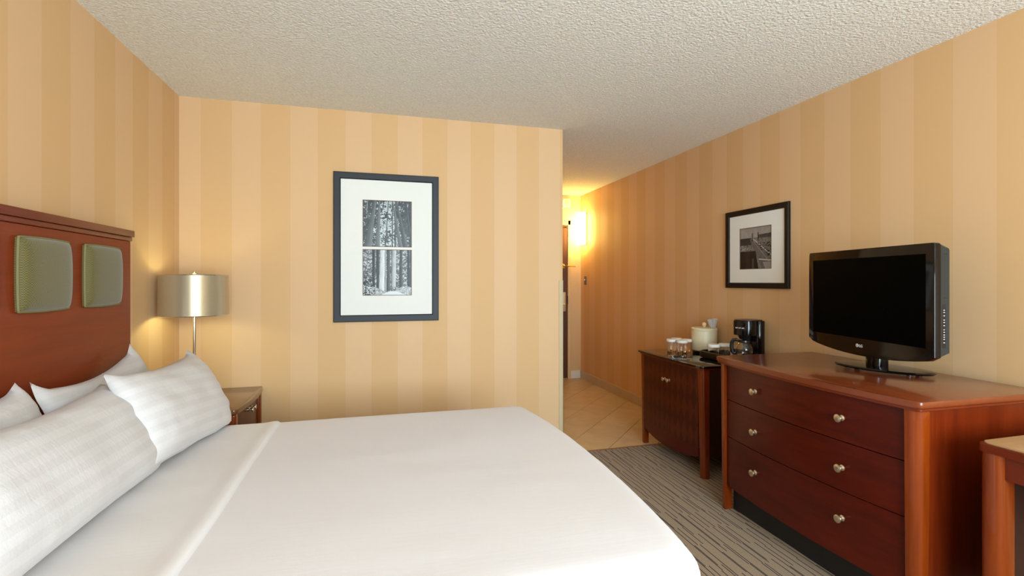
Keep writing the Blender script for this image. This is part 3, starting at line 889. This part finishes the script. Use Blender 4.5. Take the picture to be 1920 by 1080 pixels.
# local -x is the front
obj('base', B().prism(rounded_rect(-.115, .085, -.078, .078, .045, 7), 0, .03, .003, 2), M['black_plastic'], cmk)
obj('water_tank', B().prism(rounded_rect(.01, .083, -.074, .074, .03, 7), .0302, .272, .003, 2), M['black_gloss'], cmk)
hd = obj('brew_head', B().prism(rounded_rect(-.105, .0095, -.074, .074, .055, 9), .175, .272, .003, 2), M['black_gloss'], cmk)
obj('top_lid', B().prism(rounded_rect(-.10, .078, -.07, .07, .05, 8), .2722, .279, .002, 2), M['black_plastic'], cmk)
obj('filter_basket', B().lathe([(.032, .148), (.046, .1748)], (-.052, 0, 0), 28), M['black_plastic'], cmk)
b = B()
for k, w in enumerate((.008, .004, .006, .004, .007, .005)): b.box(-.1062, -.105, .03 - .012 * k - w, .03 - .012 * k, .222, .229 + .002 * (k % 2))
obj('maker_badge', b, M['print_white'], hd)
cz0 = .031
prof = [(.040, 0), (.052, .006), (.057, .03), (.054, .06), (.042, .085), (.034, .095), (.0325, .095), (.041, .084), (.0525, .06), (.0555, .03), (.0505, .008), (.0004, .002)]
cf_ = obj('carafe', B().lathe([(r, z + cz0) for r, z in prof], (-.052, 0, 0), 32, caps=False), M['glass'], cmk)
obj('carafe_band', B().lathe([(.0352, cz0 + .092), (.038, cz0 + .096), (.037, cz0 + .108), (.01, cz0 + .112)], (-.052, 0, 0), 28), M['black_plastic'], cf_)
b = B()
hp = Vector((-.76, .65, 0)).normalized(); c0 = Vector((-.052, 0, 0))
# handle leaves the carafe towards the room and slightly back
hp = Matrix.Rotation(R(-14), 3, 'Z') @ hp
pts = [(.034, .104), (.052, .110), (.070, .106), (.079, .09), (.081, .06), (.077, .03), (.066, .014), (.057, .018)]
b.tube([c0 + hp * r + Vector((0, 0, cz0 + z)) for r, z in pts], [.008, .011, .013, .013, .013, .013, .011, .007], 10)
obj('handle', b, M['black_plastic'], cf_)
obj('warming_plate', B().lathe([(.054, .0302), (.054, .0308)], (-.052, 0, 0), 28), M['chrome'], cmk)

# ------------------------------------------------------------------ framed photographs
def print_mesh(img, w, h):
    """img: (rows, cols, 3) linear colours, row 0 at the top; one flat quad grid with a printed colour attribute."""
    rows, cols = img.shape[:2]
    xs = np.linspace(-w / 2, w / 2, cols); zs = np.linspace(h / 2, -h / 2, rows)
    X, Zz = np.meshgrid(xs, zs)
    co = np.stack([X.ravel(), np.zeros(X.size), Zz.ravel()], 1)
    idx = np.arange(rows * cols).reshape(rows, cols)
    q = np.stack([idx[1:, :-1], idx[1:, 1:], idx[:-1, 1:], idx[:-1, :-1]], -1).reshape(-1, 4)
    me = bpy.data.meshes.new('photo_print')
    me.from_pydata(co.tolist(), [], q.tolist())
    at = me.color_attributes.new('print', 'FLOAT_COLOR', 'POINT')
    c4 = np.concatenate([img.reshape(-1, 3), np.ones((rows * cols, 1))], 1).astype(np.float32)
    at.data.foreach_set('color', c4.ravel())
    me.materials.append(M['print'])
    return me
rs = np.random.RandomState(5)
def vnoise(rows, cols, fx, fy):
    g = rs.rand(int(fy) + 2, int(fx) + 2)
    y = np.linspace(0, fy, rows)[:, None] * np.ones((1, cols)); x = np.linspace(0, fx, cols)[None, :] * np.ones((rows, 1))
    y0, x0 = y.astype(int), x.astype(int); ty, tx = y - y0, x - x0
    ty = ty * ty * (3 - 2 * ty); tx = tx * tx * (3 - 2 * tx)
    return (g[y0, x0] * (1 - tx) + g[y0, x0 + 1] * tx) * (1 - ty) + (g[y0 + 1, x0] * (1 - tx) + g[y0 + 1, x0 + 1] * tx) * ty
def tint(g, c):
    g = np.clip(g, 0, 1)[..., None]; lin = g ** 2.2
    return np.clip(lin * np.array(c)[None, None], 0, 1)
NR, NC = 190, 190
V, U = np.meshgrid(np.linspace(0, 1, NR), np.linspace(0, 1, NC), indexing='ij')
def trunk(img, x0, w0, x1, w1, lum, seed=0, v0=0.0, v1=1.0):
    """a trunk whose axis runs from x0 (top) to x1 (bottom)"""
    c = x0 + (x1 - x0) * V; w = w0 + (w1 - w0) * V
    d = (U - c) / w
    m = (np.abs(d) < 1) & (V >= v0) & (V <= v1)
    bark = lum + .10 * d + .10 * (vnoise(NR, NC, 60, 9) - .5)
    return np.where(m, bark, img)
def forest_up():
    leaf = .4 * vnoise(NR, NC, 24, 24) + .6 * vnoise(NR, NC, 62, 62)
    big = vnoise(NR, NC, 6, 6)
    sky = np.exp(-((U - .52) / .33) ** 2)
    img = .20 + .20 * leaf
    img = np.where(leaf + .35 * sky + .25 * (big - .5) > .82, .80 + .15 * (leaf - .5), img)
    img = np.where((leaf + .3 * big > .86) & (V < .6), .70, img)
    for a in ((.52, .008, .46, .012, .30), (.60, .008, .60, .014, .28), (.66, .006, .66, .02, .3), (.95, .006, .98, .02, .25), (.88, .01, 1.0, .03, .3)): img = trunk(img, *a)
    img = trunk(img, .34, .018, .30, .05, .45); img = trunk(img, .25, .022, .10, .085, .40)
    img = trunk(img, .60, .015, .77, .045, .40); img = trunk(img, .68, .02, .88, .05, .33); img = trunk(img, .10, .01, .0, .03, .5, v1=.25)
    return tint(img, (.86, .97, 1.0))
def forest_path():
    leaf = .4 * vnoise(NR, NC, 30, 40) + .6 * vnoise(NR, NC, 80, 90)
    img = .16 + .50 * leaf * (1.2 - .4 * V)
    img = np.where(leaf > .62, .78, img)
    for a in ((.22, .025, .22, .03, .18), (.30, .03, .31, .03, .2), (.36, .012, .34, .012, .15), (.52, .03, .52, .035, .26), (.60, .02, .6, .02, .45), (.93, .02, .94, .03, .16), (.98, .02, .99, .03, .3)): img = trunk(img, *a, v1=.9)
    img = trunk(img, .40, .045, .38, .055, .82, v1=.95); img = trunk(img, .64, .035, .63, .04, .72, v1=.82)
    img = trunk(img, .78, .030, .77, .036, .22, v1=.86); img = trunk(img, .46, .012, .46, .02, .6, v1=.9)
    path = (V > .86 - .06 * np.sin(U * 9)) 
    img = np.where(path, .35 + .6 * leaf, img)
    img = np.where((V > .91) & (np.abs(U - .62) < .08 + 2.2 * (V - .91)), .86, img)
    img = np.where((V > .6) & (U < .25) & (leaf < .5), .14, img)
    return tint(img, (.93, .98, 1.0))
def road_view():
    n1 = vnoise(NR, NC, 40, 40); n2 = vnoise(NR, NC, 14, 14)
    img = .60 - .35 * V * 0 + .06 * (n2 - .5)                       # hazy sky
    hill = (V > .30 - .06 * np.sin(U * 5) * 0) & (V > .30 - .12 * np.maximum(0, U - .6))
    img = np.where((V > .25), .38 + .14 * n1, img)
    img = np.where((V > .19 - .05 * (U - .6)) & (V < .27) & (U > .58), .24 + .1 * n1, img)
    img = np.where((V > .25) & (U < .36 + .1 * (V - .25)) & (V < .46), .20 + .06 * n1, img)
    img = np.where((V >= .42) & (V < .56) & (U < .36), .30 + .35 * n1, img)
    # wide road sweeping from the upper middle to the lower right
    cx = .36 + .95 * np.clip(V - .27, 0, 1); wd = .05 + .42 * np.clip(V - .27, 0, 1)
    img = np.where((V > .27) & (np.abs(U - cx) < wd), .36 + .06 * n2, img)
    img = np.where((V > .27) & (np.abs(U - (cx + wd)) < .018), .72, img)
    img = np.where((V > .27) & (np.abs(U - (cx + .02)) < .010), .55, img)
    img = np.where((V > .38) & (V < .7) & (U > cx + wd * .3) & (n1 > .62), .14, img)
    for x, t0 in ((.40, .14), (.58, .13)): img = np.where((np.abs(U - x) < .013) & (V > t0) & (V < .34), .16, img)
    img = np.where((V > .57) & (U < .50 + .22 * (V - .57)), .13 + .04 * n2, img)
    img = np.where((V > .57) & (np.abs(U - .25) < .07), .18, img)
    img = np.where((V > .75) & (np.abs(U - .42) < .025), .30, img)
    img = np.where((V > .74) & (np.abs((V - .77) - .10 * (U - .62)) < .012) & (U > .6), .74, img)
    img = np.where((V > .84) & (U > .72 + .5 * (V - .84)) , .55, img)
    return tint(img, (1.0, .93, .86))

def framed(name, label, w, h, fw, depth, photos, face, loc, frame_mat, opening):
    """Local frame: x across, z up, y into the wall (face = -y); rotated by face about z."""
    t = thing(name, label, 'picture', loc, face)
    b = B(); prof = [(0, 0), (0, -depth + .004), (.004, -depth), (fw - .006, -depth + .003), (fw, -depth + .010), (fw, 0)]
    corners = [(-w / 2, -h / 2), (w / 2, -h / 2), (w / 2, h / 2), (-w / 2, h / 2)]; rings = []
    for cx, cz in corners:
        sx, sz = (1 if cx < 0 else -1), (1 if cz < 0 else -1)
        rings.append([b.b.verts.new((cx + sx * d, y, cz + sz * d)) for d, y in prof])
    for k in range(4):
        A, C = rings[k], rings[(k + 1) % 4]
        for i in range(len(prof)): b.b.faces.new([A[i], A[(i + 1) % len(prof)], C[(i + 1) % len(prof)], C[i]])
    obj('frame', b, frame_mat, t, .4)
    b = B(); x0, x1, z0, z1 = -w / 2 + fw - .002, w / 2 - fw + .002, -h / 2 + fw - .002, h / 2 - fw + .002
    # mat board with real windows cut in it
    ys = -depth + .012
    def quadbox(a, c, d, e): b.box(a, c, ys, ys + .003, d, e)
    ox0, ox1 = opening[0]; rowsz = opening[1]
    quadbox(x0, ox0, z0, z1); quadbox(ox1, x1, z0, z1)
    lo = z0
    for (a, c) in sorted(rowsz): quadbox(ox0, ox1, lo, a); lo = c
    quadbox(ox0, ox1, lo, z1)
    obj('mat_board', b, M['mat_board'], t, None)
    for (a, c), img in zip(rowsz, photos):
        b = B(); e = .0035
        for q in ((ox0, ox0 + e, a, c), (ox1 - e, ox1, a, c), (ox0, ox1, a, a + e), (ox0, ox1, c - e, c)): b.box(q[0], q[1], ys + .0005, ys + .005, q[2], q[3])
        obj('inner_bevel', b, M['bevel_brown'], t, None)
        o = link('photo_print', print_mesh(img, ox1 - ox0, c - a), t)
        o.location = ((ox0 + ox1) / 2, ys + .0055, (a + c) / 2)
    obj('backing', B().box(-w / 2 + .004, w / 2 - .004, ys + .007, -.0005, -h / 2 + .004, h / 2 - .004), M['black_plastic'], t)
    return t
pc = (.056, 1.523)
framed('picture_frame', 'dark framed pair of black and white forest photographs on the wall beyond the bed', .697, 1.007, .046, .02,
       [forest_up(), forest_path()], 0.0, (pc[0], YB - .0003, pc[1]), M['frame'], ((-.107 - pc[0], .219 - pc[0]), ((1.528 - pc[1], 1.846 - pc[1]), (1.196 - pc[1], 1.511 - pc[1]))))
pr = (2.894, 1.532)
framed('picture_frame', 'small black framed photograph of a road and two chimneys above the coffee tray', .602, .578, .040, .02,
       [road_view()], R(-90), (XR - .0003, pr[0], pr[1]), M['frame_black'], ((-.158, .148), ((1.381 - pr[1], 1.684 - pr[1]),)))
